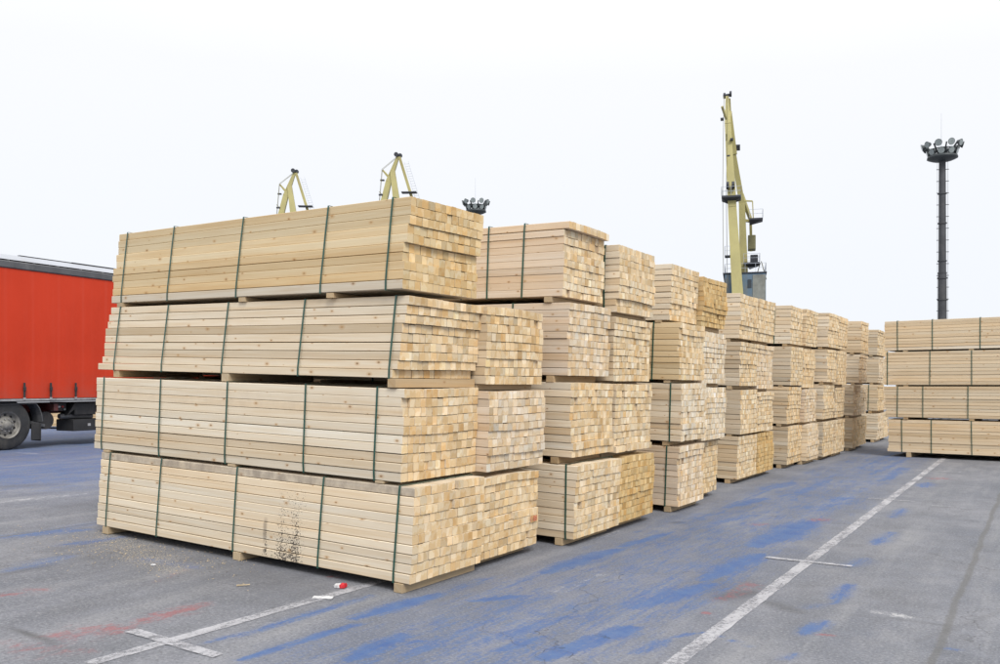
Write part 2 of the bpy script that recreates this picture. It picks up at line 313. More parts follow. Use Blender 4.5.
def make_ground():
    xs = np.concatenate([axis_pts(-900, 900, -7.6, .4, .045)]); ys = axis_pts(-900, 900, 2.6, 19, .05)
    # finer spacing to the left yard as well
    extra = np.arange(-22, -7.7, .12); xs = np.unique(np.round(np.concatenate([xs[(xs < -22.2) | (xs > -7.62)], extra]), 4))
    X, Y = np.meshgrid(xs, ys); nx, ny = len(xs), len(ys)
    Z = rise(X)
    co = np.stack([X, Y, Z], -1).reshape(-1, 3).astype(np.float32)
    i = np.arange(nx - 1); j = np.arange(ny - 1); I, J = np.meshgrid(i, j)
    a = (J * nx + I).ravel(); q = np.stack([a, a + 1, a + nx + 1, a + nx], -1).astype(np.int32)
    me = bpy.data.meshes.new('ground'); me.vertices.add(len(co)); me.vertices.foreach_set('co', co.ravel())
    me.loops.add(q.size); me.loops.foreach_set('vertex_index', q.ravel())
    me.polygons.add(len(q)); me.polygons.foreach_set('loop_start', np.arange(0, q.size, 4, dtype=np.int32)); me.polygons.foreach_set('loop_total', np.full(len(q), 4, np.int32))
    me.update(); me.validate()
    rng = np.random.default_rng(3)
    b = seg_mask(X, Y, BLUE); r = seg_mask(X, Y, RED); d = seg_mask(X, Y, DUST)
    # faint overspray along the lane beside the piles and in the yard on the left
    fb = .46 * np.exp(-((X + 2.95) / .95) ** 4) * (Y > 2) * (Y < 24)
    rs = np.random.default_rng(11); more = []
    for _ in range(70):
        x_ = rs.uniform(-3.75, -2.05); y_ = rs.uniform(3.2, 20); l_ = rs.uniform(.3, 1.6) * (1 + y_ / 12); w_ = rs.uniform(.02, .09) * (1 + y_ / 14)
        more.append((x_, y_, x_ + rs.normal(0, .05), y_ + l_, w_, rs.uniform(.3, .8)))
    for _ in range(26):
        x_ = rs.uniform(-20, -6.4); y_ = rs.uniform(4.0, 9) if x_ > -9 else rs.uniform(5.5, 16); l_ = rs.uniform(.4, 2.0)
        more.append((x_, y_, x_ + rs.normal(0, .1), y_ + l_, rs.uniform(.05, .2), rs.uniform(.35, .75)))
    b = np.maximum(b, seg_mask(X, Y, more))
    fb2 = .62 * np.clip((-9.5 - X) / 3, 0, 1) * np.clip((X + 40) / 8, 0, 1) * np.clip((Y - 5.4) / 1.5, 0, 1) * np.clip((30 - Y) / 10, 0, 1)
    b = np.maximum(b, np.maximum(fb, fb2))
    k = seg_mask(X, Y, DARK); p = seg_mask(X, Y, PALE)
    front_dark = .7 * np.exp(-((X + 6.4) / 1.9) ** 4) * np.exp(-((Y - 4.9) / .55) ** 2)  # darker strip of asphalt along the foot of the front pile
    for name, ch in (('paint', (b, r, d)), ('wear_tone', (k, p, front_dark))):
        at = me.color_attributes.new(name, 'FLOAT_COLOR', 'POINT')
        arr = np.ones((nx * ny, 4), np.float32)
        for c in range(3): arr[:, c] = ch[c].ravel()
        at.data.foreach_set('color', arr.ravel())
    me.materials.append(M['ground'])
    o = link(bpy.data.objects.new('ground', me)); tag(o, kind='structure'); return o
make_ground()

def gz(x): return float(rise(np.array(x)))
def strip(name, pts, wid, jit=.004):
    m = MB(); n = len(pts); vs = []
    for i, (x, y) in enumerate(pts):
        a = pts[max(i - 1, 0)]; b = pts[min(i + 1, n - 1)]; dx, dy = b[0] - a[0], b[1] - a[1]; L = math.hypot(dx, dy)
        px, py = -dy / L, dx / L
        w1 = wid / 2 + random.uniform(-jit, jit); w2 = wid / 2 + random.uniform(-jit, jit)
        for s in (-w1, w2):
            X, Y = x + px * s, y + py * s; vs.append((X, Y, gz(X) + .004))
    m.add(vs, [(2 * i, 2 * i + 2, 2 * i + 3, 2 * i + 1)[::-1] for i in range(n - 1)])
    return tag(m.build(name, M['line'], None), kind='structure')
def lin(a, b, n): return [(a[0] + (b[0] - a[0]) * i / n, a[1] + (b[1] - a[1]) * i / n) for i in range(n + 1)]
strip('road_marking', lin((-1.79, 3.0), (-1.86, 21.2), 260), .105)
strip('road_marking', lin((-4.58, 2.85), (-4.5, 6.6), 60), .095)
def tick(x0, x1, y, w=.055, y2=None):
    m = MB(); n = 20; vs = []
    for i in range(n + 1):
        x = x0 + (x1 - x0) * i / n
        for s in (-1, 1): vs.append((x, y + s * (w / 2 + random.uniform(-.004, .004)), gz(x) + .008))
    m.add(vs, [(2 * i, 2 * i + 2, 2 * i + 3, 2 * i + 1) for i in range(n)])
    tag(m.build('road_marking', M['line'], None), kind='structure')
tick(-2.18, -1.43, 8.02, .07); tick(-2.1, -1.5, 12.95, .05); tick(-2.1, -1.3, 17.75, .05); tick(-4.93, -4.1, 3.36, .085)

# ------------------------------------------------------------------ lumber bundles
PAL = {  # side, end : linear albedo
    'pale':  ((.72, .63, .495), (.72, .605, .43)),
    'honey': ((.66, .535, .345), (.67, .53, .32)),
    'gold':  ((.58, .44, .245), (.61, .455, .235)),
    'tan':   ((.66, .55, .40), (.71, .575, .385)),
    'pink':  ((.66, .56, .45), (.70, .60, .46)),
    'white': ((.68, .61, .50), (.72, .65, .53)),
    'grey':  ((.58, .50, .385), (.62, .53, .39)),
}
def vary(c, amt, hue=.03):
    v = 1 + random.gauss(0, amt); h = random.gauss(0, hue)
    return (min(.85, c[0] * v), min(.8, c[1] * v * (1 - h)), min(.75, c[2] * v * (1 - 2.4 * h)), 1)

def make_bundle(name, L, w, h, n, pal, lean=0, straps=(), dun=.075, bearers=(), wild=1.0, endpal=None, weather=None, stain=False, sidewhite=(), pitch=.076, prot=None):
    root = empty(name, (0, 0, 0))
    ph = h / n
    sc = PAL[pal][0]; ec = PAL[endpal or pal][1]
    V, F, UV, FC, FD, MI = [], [], [], [], [], []
    dx = 0; prof = []
    sag = random.uniform(-.006, .006); ph0 = random.uniform(0, 6)
    dxs = []
    for k in range(n):
        dx = dx * .6 + random.gauss(0, .009) * wild; dxs.append(dx)
    for k in range(n):
        z0 = k * ph; dxl = dxs[k]; yl = lean * (k + .5) / n + random.gauss(0, .0045) * wild
        if prot and k in prot: dxl += prot[k]
        # widths across the layer
        cnt = max(4, round(w / pitch)); ws = [random.uniform(.86, 1.14) for _ in range(cnt)]; s = w / sum(ws)
        y = yl; lc = vary(sc, .05, .015)
        if k in sidewhite: lc = vary(PAL['white'][0], .02, .01)
        for b in range(cnt):
            bw = ws[b] * s; y0 = y + .0014; y1 = y + bw - .0014; y += bw
            wave = .0035 * math.sin(ph0 + y * 5 + k * .35) + sag * math.sin(math.pi * (y / w))
            zz0 = z0 + .0012 + (wave if k else abs(wave) * .3) + random.uniform(-.0007, .0007); zz1 = z0 + ph - .0022 + wave + random.uniform(-.0022, .0010) - (random.random() < .08) * random.uniform(.002, .006)
            xa = dxl + random.gauss(0, .0028) * wild - (random.random() < .025 * wild) * random.uniform(.008, .03)
            xb = -L + dxl + random.gauss(0, .01) * wild
            c = .0036
            P = [(y0 + c, zz0), (y1 - c, zz0), (y1, zz0 + c), (y1, zz1 - c), (y1 - c, zz1), (y0 + c, zz1), (y0, zz1 - c), (y0, zz0 + c)]
            n0 = len(V)
            V.extend([(xa, p[0], p[1]) for p in P]); V.extend([(xb, p[0], p[1]) for p in P])
            ru, rv = random.uniform(0, 90), random.uniform(0, 90)
            per = [0, bw, bw + .004, bw + ph, bw + ph + .004, 2 * bw + ph, 2 * bw + ph + .004, 2 * (bw + ph), 2 * (bw + ph) + .004]
            sidec = lc if b else lc
            sidec = vary(sidec[:3], .05, .02)
            if random.random() < .10: sidec = tuple(np.array(sidec) * (.90, .86, .80, 1))
            dirt = 0
            if weather and b == 0 and k in weather: dirt = weather[k]
            if weather and k == n - 1 and k in weather: dirt = max(dirt, weather[k] * .5)
            for i in range(8):
                j = (i + 1) % 8
                F.append((n0 + i, n0 + j, n0 + 8 + j, n0 + 8 + i)[::-1])
                u0, u1, v0, v1 = xa + ru, xb + ru, per[i] + rv, per[i + 1] + rv
                UV.extend([(u0, v0), (u0, v1), (u1, v1), (u1, v0)][::-1]); FC.append(sidec); FD.append(dirt); MI.append(0)
            e = vary(ec, .10, .035)
            r = random.random()
            if r < .16: e = tuple(np.array(e) * (.90, .82, .70, 1))
            elif r < .30: e = tuple(np.minimum(np.array(e) * (1.08, 1.10, 1.16, 1), 1))
            ox, oz = random.uniform(-.05, .05), random.uniform(-.05, .05); big = random.uniform(0, 40)
            yc, zc = (y0 + y1) / 2, (zz0 + zz1) / 2
            F.append(tuple(n0 + i for i in range(8))); UV.extend([(p[0] - yc + ox, p[1] - zc + oz) for p in P])
            F.append(tuple(n0 + 8 + i for i in reversed(range(8)))); UV.extend([(p[0] - yc + ox, p[1] - zc + oz) for p in reversed(P)])
            FC += [e, e]; FD += [0, 0]; MI += [1, 1]
        prof.append((z0, z0 + ph, yl, yl + w))
    me = bpy.data.meshes.new('timber'); me.from_pydata(V, [], F)
    uv = me.uv_layers.new(name='UVMap'); uv.data.foreach_set('uv', np.array(UV, np.float32).ravel())
    at = me.attributes.new('Col', 'FLOAT_COLOR', 'FACE'); at.data.foreach_set('color', np.array(FC, np.float32).ravel())
    ad = me.attributes.new('dirt', 'FLOAT', 'FACE'); ad.data.foreach_set('value', np.array(FD, np.float32))
    me.materials.append(M['side_stain'] if stain else M['side']); me.materials.append(M['end'])
    me.polygons.foreach_set('material_index', MI); me.update()
    link(bpy.data.objects.new('timber', me), root)
    # straps: hull of the section, slightly proud
    pts = []
    for z0, z1, ya, yb in prof: pts += [(ya, z0), (ya, z1), (yb, z0), (yb, z1 + .004)]
    def hull(p):
        p = sorted(set(p)); lo = []; up = []
        for q in p:
            while len(lo) > 1 and (lo[-1][0] - lo[-2][0]) * (q[1] - lo[-2][1]) - (lo[-1][1] - lo[-2][1]) * (q[0] - lo[-2][0]) <= 0: lo.pop()
            lo.append(q)
        for q in reversed(p):
            while len(up) > 1 and (up[-1][0] - up[-2][0]) * (q[1] - up[-2][1]) - (up[-1][1] - up[-2][1]) * (q[0] - up[-2][0]) <= 0: up.pop()
            up.append(q)
        return lo[:-1] + up[:-1]
    H = hull(pts); cy = sum(p[0] for p in H) / len(H); cz = sum(p[1] for p in H) / len(H)
    for xs in straps:
        m = MB(); vs = []; sw = .017; tl = random.uniform(-.012, .012)
        for off in (.004, .0062):
            for p in H:
                dy = off if p[0] > cy else -off; dz = off if p[1] > cz else -off
                t = (p[1] - cz) / h
                for sx in (-sw / 2, sw / 2): vs.append((-xs + sx + tl * t, p[0] + dy, p[1] + dz))
        K = len(H); fs = []
        for i in range(K):
            j = (i + 1) % K
            fs.append((2 * i, 2 * j, 2 * j + 1, 2 * i + 1)); o2 = 2 * K
            fs.append((o2 + 2 * i, o2 + 2 * i + 1, o2 + 2 * j + 1, o2 + 2 * j))
            fs.append((2 * i, o2 + 2 * i, o2 + 2 * j, 2 * j)); fs.append((2 * i + 1, 2 * j + 1, o2 + 2 * j + 1, o2 + 2 * i + 1))
        m.add(vs, fs); m.build('strap', M['strap'], root)
    for bi, xs in enumerate(bearers):
        bw = .095 if bi else .085
        V, F, UV = [], [], []
        m = MB(); ya, yb = random.uniform(-.01, .012), w + random.uniform(-.03, .01); gap = .0025
        x0, x1 = -xs - bw / 2, -xs + bw / 2
        m.box(x0, x1, ya, yb, -dun + .002, -gap, .002)
        o = m.build('bearer', M['side'], root); me = o.data
        u = me.uv_layers.new(name='UVMap'); ru = random.uniform(0, 50)
        co = [v.co for v in me.vertices]
        u.data.foreach_set('uv', np.array([(co[l.vertex_index].y + ru, co[l.vertex_index].z + co[l.vertex_index].x * .9 + ru) for l in me.loops], np.float32).ravel())
        a = me.attributes.new('Col', 'FLOAT_COLOR', 'FACE'); cc = vary((.46, .36, .235), .08); a.data.foreach_set('color', np.array([cc] * len(me.polygons), np.float32).ravel())
        me.attributes.new('dirt', 'FLOAT', 'FACE')
    return root

BUNDLES = [
    (1, 'A', 1, -4.083, 5.13, 0, 0.971, 0.075, 0.81),
    (1, 'B', 1, -4.12, 6.142, 0, 0.99, 0.075, 0.785),
    (1, 'A', 2, -4.21, 5.19, 0, 1.03, 0.835, 1.57),
    (1, 'B', 2, -4.1, 6.23, 0, 0.99, 0.835, 1.545),
    (1, 'A', 3, -4.249, 5.19, 1.43, 1.05, 1.645, 2.293),
    (1, 'B', 3, -4.13, 6.27, 0, 0.99, 1.6, 2.29),
    (1, 'A', 4, -4.2, 5.19, 2.58, 0.96, 2.34, 3.07),
    (2, 'A', 1, -3.907, 7.5, 0, 1.055, 0.075, 0.81),
    (2, 'B', 1, -3.905, 8.567, 0, 1.0, 0.085, 0.8),
    (2, 'A', 2, -3.952, 7.5, 0, 0.971, 0.88, 1.62),
    (2, 'B', 2, -3.92, 8.512, 0, 1.0, 0.86, 1.61),
    (2, 'A', 3, -3.974, 7.5, 0, 0.943, 1.69, 2.42),
    (2, 'B', 3, -3.932, 8.512, 0, 1.0, 1.64, 2.34),
    (2, 'A', 4, -4.03, 7.5, 0, 0.93, 2.48, 3.23),
    (2, 'B', 4, -3.882, 8.512, 0, 1.0, 2.39, 3.12),
    (3, 'A', 1, -3.869, 10.21, 0, 0.93, 0.075, 0.83),
    (3, 'B', 1, -4.044, 11.222, 0, 1.0, 0.075, 0.8),
    (3, 'A', 2, -3.836, 10.21, 0, 0.93, 0.89, 1.62),
    (3, 'B', 2, -3.903, 11.222, 0, 1.0, 0.84, 1.57),
    (3, 'A', 3, -3.849, 10.21, 0, 0.93, 1.66, 2.385),
    (3, 'B', 3, -3.911, 11.222, 0, 1.0, 1.62, 2.335),
    (3, 'A', 4, -3.967, 10.21, 0, 0.988, 2.415, 3.12),
    (3, 'B', 4, -3.911, 11.222, 0, 1.0, 2.4, 3.07),
    (4, 'A', 1, -4.172, 13.65, 0, 1.08, 0.075, 0.765),
    (4, 'B', 1, -4.155, 14.742, 0, 1.0, 0.075, 0.765),
    (4, 'A', 2, -4.124, 13.65, 0, 0.93, 0.8, 1.52),
    (4, 'B', 2, -4.124, 14.592, 0, 1.0, 0.8, 1.47),
    (4, 'A', 3, -4.14, 13.65, 0, 0.988, 1.58, 2.29),
    (4, 'B', 3, -4.148, 14.65, 0, 1.0, 1.53, 2.29),
    (4, 'A', 4, -4.132, 13.65, 0, 0.989, 2.345, 3.07),
    (4, 'B', 4, -4.113, 14.651, 0, 1.0, 2.345, 3.07),
    (5, 'A', 1, -4.135, 16.66, 0, 1.08, 0.075, 0.8),
    (5, 'B', 1, -4.018, 17.75, 0, 1.0, 0.075, 0.8),
    (5, 'A', 2, -4.135, 16.66, 0, 1.024, 0.85, 1.56),
    (5, 'B', 2, -4.046, 17.694, 0, 1.0, 0.85, 1.51),
    (5, 'A', 3, -4.079, 16.66, 0, 0.951, 1.59, 2.33),
    (5, 'B', 3, -4.071, 17.621, 0, 1.0, 1.54, 2.33),
    (5, 'A', 4, -4.061, 16.66, 0, 0.93, 2.38, 3.11),
    (5, 'B', 4, -4.006, 17.6, 0, 1.0, 2.38, 3.11),
    (6, 'A', 1, -3.97, 19.0, 0, 1.08, 0.075, 0.81),
    (6, 'B', 1, -3.941, 20.092, 0, 1.0, 0.075, 0.81),
    (6, 'A', 2, -3.97, 19.0, 0, 1.08, 0.87, 1.6),
    (6, 'B', 2, -3.941, 20.092, 0, 1.0, 0.87, 1.55),
    (6, 'A', 3, -3.889, 19.0, 0, 0.93, 1.66, 2.36),
    (6, 'B', 3, -3.882, 20.012, 0, 1.0, 1.61, 2.36),
    (6, 'A', 4, -3.869, 19.0, 0, 1.037, 2.405, 3.13),
    (6, 'B', 4, -3.867, 20.049, 0, 1.0, 2.405, 3.13),
    (7, 'A', 1, -3.928, 22.0, 0, 0.93, 0.075, 0.8),
    (7, 'B', 1, -3.944, 23.012, 0, 1.0, 0.075, 0.8),
    (7, 'A', 2, -3.906, 22.0, 0, 0.93, 0.86, 1.59),
    (7, 'B', 2, -3.944, 23.012, 0, 1.0, 0.86, 1.54),
    (7, 'A', 3, -3.77, 22.0, 0, 1.08, 1.65, 2.33),
    (7, 'A', 4, -3.725, 22.0, 0, 0.964, 2.37, 3.14),
    (8, 'A', 1, -3.937, 25.7, 0, 1.045, 0.075, 0.8),
    (8, 'B', 1, -3.948, 26.757, 0, 1.0, 0.075, 0.8),
    (8, 'A', 2, -3.937, 25.7, 0, 1.045, 0.88, 1.6),
    (8, 'B', 2, -3.948, 26.757, 0, 1.0, 0.88, 1.55),
    (8, 'A', 3, -3.911, 25.7, 0, 0.93, 1.66, 2.38),
    (8, 'B', 3, -3.942, 26.712, 0, 1.0, 1.61, 2.38),
    (8, 'A', 4, -3.924, 25.7, 0, 0.957, 2.43, 3.14),
    (8, 'B', 4, -3.942, 26.712, 0, 1.0, 2.43, 3.14),
]

LV = {1: 'ground-level', 2: 'second-level', 3: 'third-level', 4: 'top-level'}
TILT = .0268
STRAPS = {('1A', 1): (.15, .95, 1.99, 3.06, 3.87), ('1A', 2): (.27, 1.05, 2.03, 2.98, 3.90), ('1A', 3): (.08, 1.10, 2.10, 3.00, 3.80), ('1A', 4): (.17, .90, 2.00, 3.05, 3.85),
          ('2A', 1): (.10, 1.0, 2.0, 3.0, 3.9), ('2A', 4): (.47, .90, 2.1, 3.2, 3.85), ('2B', 4): (.16, 1.1, 2.0, 3.1, 3.9), ('3A', 3): (.355, 1.2, 2.1, 3.1, 3.9),
          ('3A', 2): (.14, .9, 2.0, 3.0, 3.9), ('3A', 1): (.16, 1.0, 2.0, 3.1, 3.85), ('4A', 1): (.34, 1.1, 2.0, 3.1, 3.9), ('4A', 2): (.27, 1.1, 2.1, 3.1, 3.9),
          ('5A', 4): (.32, 1.1, 2.0, 3.0, 3.9), ('8A', 2): (.23, 1.1, 2.1, 3.1, 3.9)}
BEAR = {('1A', 1): (.10, 1.93, 3.87), ('1A', 2): (.22, 1.95, 3.82), ('1A', 3): (.05, 2.05, 3.78), ('1A', 4): (.80, 1.93, 3.86)}
STYLE = {  # pile+level : side palette, end palette, look words
    '1A1': ('pale', 'tan', 'black spots and a grey dirty top board'), '1A2': ('pale', 'tan', 'pale faces and honey board ends'),
    '1A3': ('pale', 'tan', 'clean pale faces and nine layers'), '1A4': ('honey', 'honey', 'honey-yellow boards over one white bottom layer'),
    '1B1': ('pale', 'tan', 'a small red stencil mark'), '1B2': ('pink', 'pink', 'pinkish ragged board ends'), '1B3': ('tan', 'tan', 'even tan board ends'),
    '2A1': ('pale', 'pale', 'one green strap near its corner'), '2A2': ('pale', 'tan', 'a few brown side boards'), '2A3': ('pink', 'pink', 'dark knots in its side'),
    '2A4': ('pink', 'pale', 'two green straps and overhanging top boards'), '2B1': ('gold', 'gold', 'strong honey colour'), '2B2': ('pale', 'pale', 'cream boards'),
    '2B3': ('tan', 'pale', 'cream ends and tan side'), '2B4': ('pale', 'pale', 'a strap near its corner'),
    '3A1': ('pink', 'pink', 'a strap and faint pink ends'), '3A2': ('pale', 'white', 'wavy whitish end rows'), '3A3': ('honey', 'pale', 'golden side boards'), '3A4': ('pale', 'pale', 'cream knotty side boards'),
    '3B1': ('tan', 'tan', 'tan ends'), '3B2': ('white', 'white', 'the whitest ends of the row'), '3B3': ('pink', 'white', 'pinkish white ends'), '3B4': ('gold', 'gold', 'honey-brown ends'),
    '4A1': ('tan', 'pale', 'a strap at its back corner'), '4A2': ('grey', 'pale', 'greyish side boards'), '4A3': ('grey', 'pale', 'brown-grey side'), '4A4': ('pale', 'pale', 'cream boards'),
    '4B1': ('gold', 'gold', 'yellow-brown ends'), '4B2': ('pale', 'pale', 'cream ends'), '4B3': ('pink', 'pink', 'pinkish ends'), '4B4': ('tan', 'pale', 'cream-tan ends'),
    '5A1': ('grey', 'tan', 'tan rows above whiter ones'), '5A2': ('tan', 'tan', 'tan side boards'), '5A4': ('pale', 'pale', 'a loose strap end on top'),
    '5B2': ('pink', 'pink', 'pinkish ends'), '8A2': ('tan', 'tan', 'a strap at its back corner')}
PILE = {'1A': 'front pile', '1B': 'second pile from camera, against the front pile', '2A': 'third pile from camera', '2B': 'fourth pile from camera', '3A': 'fifth pile from camera',
        '3B': 'sixth pile from camera', '4A': 'seventh pile from camera', '4B': 'eighth pile from camera', '5A': 'ninth pile from camera', '5B': 'tenth pile from camera', '6A': 'eleventh pile from camera',
        '6B': 'twelfth pile from camera', '7A': 'thirteenth pile from camera', '7B': 'fourteenth pile from camera', '8A': 'fifteenth pile from camera', '8B': 'rearmost pile of the row'}
G = 'strapped lumber bundles in the long row of piles'
tops = {}
for k, p, L, X, Y, yaw, w, zb, zt in BUNDLES:
    key = '%d%s%d' % (k, p, L); pl = '%d%s' % (k, p)
    side, endp, look = STYLE.get(key, (random.choice(['pale', 'tan', 'grey', 'pale']), random.choice(['pale', 'tan', 'pale', 'pink']), None))
    prev = tops.get(pl, 0.0); dun = max(.02, zb - prev); tops[pl] = zt
    st = STRAPS.get((pl, L), (.62 + random.uniform(0, .1), 1.3, 2.1, 3.0, 3.8)); be = BEAR.get((pl, L), (.16 + random.uniform(-.04, .05), 1.95, 3.8))
    lean = {'1A1': .055, '1A2': .02, '1A3': .075, '1A4': .072}.get(key, random.uniform(-.008, .015))
    n = 9 if key in ('1A3', '1B3', '4A2') else 10
    kw = {}
    if key == '1A1': kw = dict(weather={9: .95}, stain=True)
    if key == '1A2': kw = dict(weather={7: .22, 8: .12})
    if key == '1A4': kw = dict(sidewhite=(0,), prot={9: .01, 8: .015, 7: .012, 4: -.012, 3: -.01})
    if key == '2A4': kw = dict(prot={9: .05, 8: .0})
    if key == '1A3': kw = dict(prot={8: .05, 7: .035, 6: .02, 5: .01, 0: -.05, 1: -.02})
    if key == '2A1': kw = dict(prot={0: -.0})
    o = make_bundle('lumber_bundle', 4.03, w, zt - zb, n, side, lean, st, dun, be, .55 if key == '1A4' else (.7 if k == 1 else .85), endp, **kw)
    o.location = (X - (.025 if pl == '2B' else 0), Y, zb + max(0, -(X + 4.0)) * TILT); o.rotation_euler = (0, TILT, -R(yaw))
    base = {1: 'Bottom', 2: 'Second-from-bottom', 3: 'Third-from-bottom', 4: 'Topmost'}[L]
    if pl == '1B' and L == 3: base = 'Topmost'
    if pl == '7A' and L == 4: base = 'Topmost'
    if pl == '7B' and L == 2: base = 'Second-from-bottom'
    lab = '%s lumber bundle of the %s' % (base, PILE[pl])
    if look and len((lab + ', ' + look).split()) <= 16: lab += ', ' + look
    tag(o, lab, 'lumber bundle', G)
    if key == '1B1':
        cu = bpy.data.curves.new('stencil', 'FONT'); cu.body = '1 08'; cu.size = .075; cu.extrude = .0008; cu.align_x = 'LEFT'
        tmp = bpy.data.objects.new('stencil', cu); COL.objects.link(tmp)
        dg = bpy.context.evaluated_depsgraph_get(); me = bpy.data.meshes.new_from_object(tmp.evaluated_get(dg)); bpy.data.objects.remove(tmp)
        me.materials.clear(); me.materials.append(M['stencil'])
        s = link(bpy.data.objects.new('stencil_mark', me), o); s.rotation_euler = (R(90), 0, R(90)); s.location = (.034, .80, .235)

# the wide pile that closes the row on the right
a = R(5.9); RX, RY = -2.975, 20.9
RB = [(.11, .83, (.29, .89, 1.67, 2.8, 3.8), 0.0, 'tan'), (.883, 1.566, (.26, .78, 1.66, 2.7, 3.8), -.06, 'tan'), (1.60, 2.335, (.05, .92, 1.73, 2.9, 3.8), -.06, 'tan'), (2.37, 3.03, (.27, .98, 1.90, 2.9, 3.8), -.07, 'tan')]
prev = 0
for L, (zb, zt, st, off, pal) in enumerate(RB, 1):
    dun = zb - prev; prev = zt
    o = make_bundle('lumber_bundle', 4.03, 1.0, zt - zb, 10, pal, 0, [4.03 - s for s in st], max(dun, .02), (.2, 1.25 if L % 2 else 2.3, 3.6), .8, 'tan', sidewhite=(0,) if L == 4 else ())
    o.location = (RX + (4.03 + off) * math.cos(a), RY - (4.03 + off) * math.sin(a), zb); o.rotation_euler = (0, 0, -a)
    tag(o, '%s lumber bundle of the broadside pile at right edge, beneath the light mast' % {1: 'Bottom', 2: 'Second-from-bottom', 3: 'Third-from-bottom', 4: 'Topmost'}[L], 'lumber bundle', 'strapped lumber bundles in the broadside pile')
prev = 0  # unseen rear pile, added to keep bright sky out of the gaps
RC = [(zb, zt) + r_[2:] for (zb, zt), r_ in zip(((.075, .79), (.835, 1.515), (1.55, 2.285), (2.325, 3.0)), RB)]
for L, (zb, zt, st, off, pal) in enumerate(RC, 1):
    dun = zb - prev; prev = zt
    o = make_bundle('lumber_bundle', 4.03, 1.0, zt - zb, 10, pal, 0, [4.03 - s for s in st], max(dun, .02), (.2, 1.9, 3.6), .8, 'tan')
    o.location = (RX + (4.03 + off - .02) * math.cos(a) + 1.06 * math.sin(a), RY - (4.03 + off - .02) * math.sin(a) + 1.06 * math.cos(a), zb); o.rotation_euler = (0, 0, -a)
    tag(o, '%s lumber bundle of the unseen rear pile added behind the broadside pile to block sky' % {1: 'Bottom', 2: 'Second-from-bottom', 3: 'Third-from-bottom', 4: 'Topmost'}[L], 'lumber bundle', 'strapped lumber bundles in the broadside pile')
# timber glimpsed under the trailer
o = make_bundle('lumber_bundle', 4.03, 1.0, .72, 9, 'honey', 0, (.2, 1.1, 2.0, 3.0, 3.8), .075, (.2, 2, 3.8), .8)
o.location = (-24.55, 16.3, .20 + .078); o.rotation_euler = (0, 0, R(-8) + R(30))
tag(o, 'honey-coloured lumber bundle glimpsed through the gap under the red trailer', 'lumber bundle')

# loose wood chips on the asphalt
m = MB()
for _ in range(900):
    x = random.gauss(-7.0, .75); y = random.gauss(4.85, .28)
    if y > 5.25: continue
    s = random.uniform(.004, .013); an = random.uniform(0, 6.3); c, q = math.cos(an) * s, math.sin(an) * s; z = gz(x) + .002
    m.add([(x - c, y - q, z), (x + c * .2 + q * .35, y + q * .2 - c * .35, z + .002), (x + c, y + q, z + .003), (x - q * .35, y + c * .35, z + .004)], [(0, 1, 2, 3), (3, 2, 1, 0)])
tag(m.build('sawdust', M['chip']), kind='stuff')

# ------------------------------------------------------------------ litter
pk = empty('cigarette_packet', (-4.64, 4.98, gz(-4.64) + .004), (0, 0, R(20)))
tag(pk, 'crushed red and white cigarette packet on the asphalt by the white line', 'litter')
def crumple(x0, x1, y0, y1, h, n=5, amp=.006):
    m = MB(); vs = []; fs = []
    for layer in (0, 1):
        for i in range(n + 1):
            for j in range(n + 1):
                x = x0 + (x1 - x0) * i / n; y = y0 + (y1 - y0) * j / n
                edge = i in (0, n) or j in (0, n)
                vs.append((x + random.uniform(-amp, amp) * .5, y + random.uniform(-amp, amp) * .5, (h * (1 if not edge else .75) + random.uniform(-amp, amp)) * layer))
    N = (n + 1) ** 2
    for i in range(n):
        for j in range(n):
            q = i * (n + 1) + j; fs += [(q, q + 1, q + n + 2, q + n + 1), (N + q, N + q + n + 1, N + q + n + 2, N + q + 1)]
    for i in range(n):
        for a_, b_ in ((i, i + 1), (n * (n + 1) + i + 1, n * (n + 1) + i), ((i + 1) * (n + 1), i * (n + 1)), (i * (n + 1) + n, (i + 1) * (n + 1) + n)): fs.append((a_, N + a_, N + b_, b_)[::-1])
    m.add(vs, fs); return m
crumple(-.045, .0, -.03, .03, .024).build('white_half', M['paper'], pk)
crumple(.001, .04, -.032, .03, .03).build('red_half', M['card'], pk)
o = crumple(-.075, .075, -.028, .03, .006, 7, .005).build('paper_scrap', M['paper']); o.location = (-4.53, 4.67, gz(-4.53) + .004); o.rotation_euler = (0, 0, R(24))
tag(o, 'flat torn white paper scrap lying on the worn white line', 'litter')
o = crumple(-.02, .02, -.012, .014, .008, 3, .003).build('paper_scrap', M['paper']); o.location = (-6.40, 4.57, gz(-6.4) + .003)
tag(o, 'tiny white paper fleck on bare grey asphalt before the front pile', 'litter')
m = MB(); m.bar((-.05, 0, .008), (.05, .012, .012), .014, .008, .008, .006); o = m.build('wood_splinter', M['chip']); o.location = (-5.26, 4.55, gz(-5.26) + .001); o.rotation_euler = (0, 0, R(35))
tag(o, 'pale wood splinter on the asphalt before the front pile', 'litter')

# ------------------------------------------------------------------ red curtain-sided trailer
T = empty('curtain_trailer', (-18.70, 9.80, .20), (0, 0, R(95.1)))
tag(T, 'red curtain-sided semi-trailer with dark grey roof rail behind the front lumber pile', 'trailer')
X0, X1, WD = -3.75, 9.85, 2.50
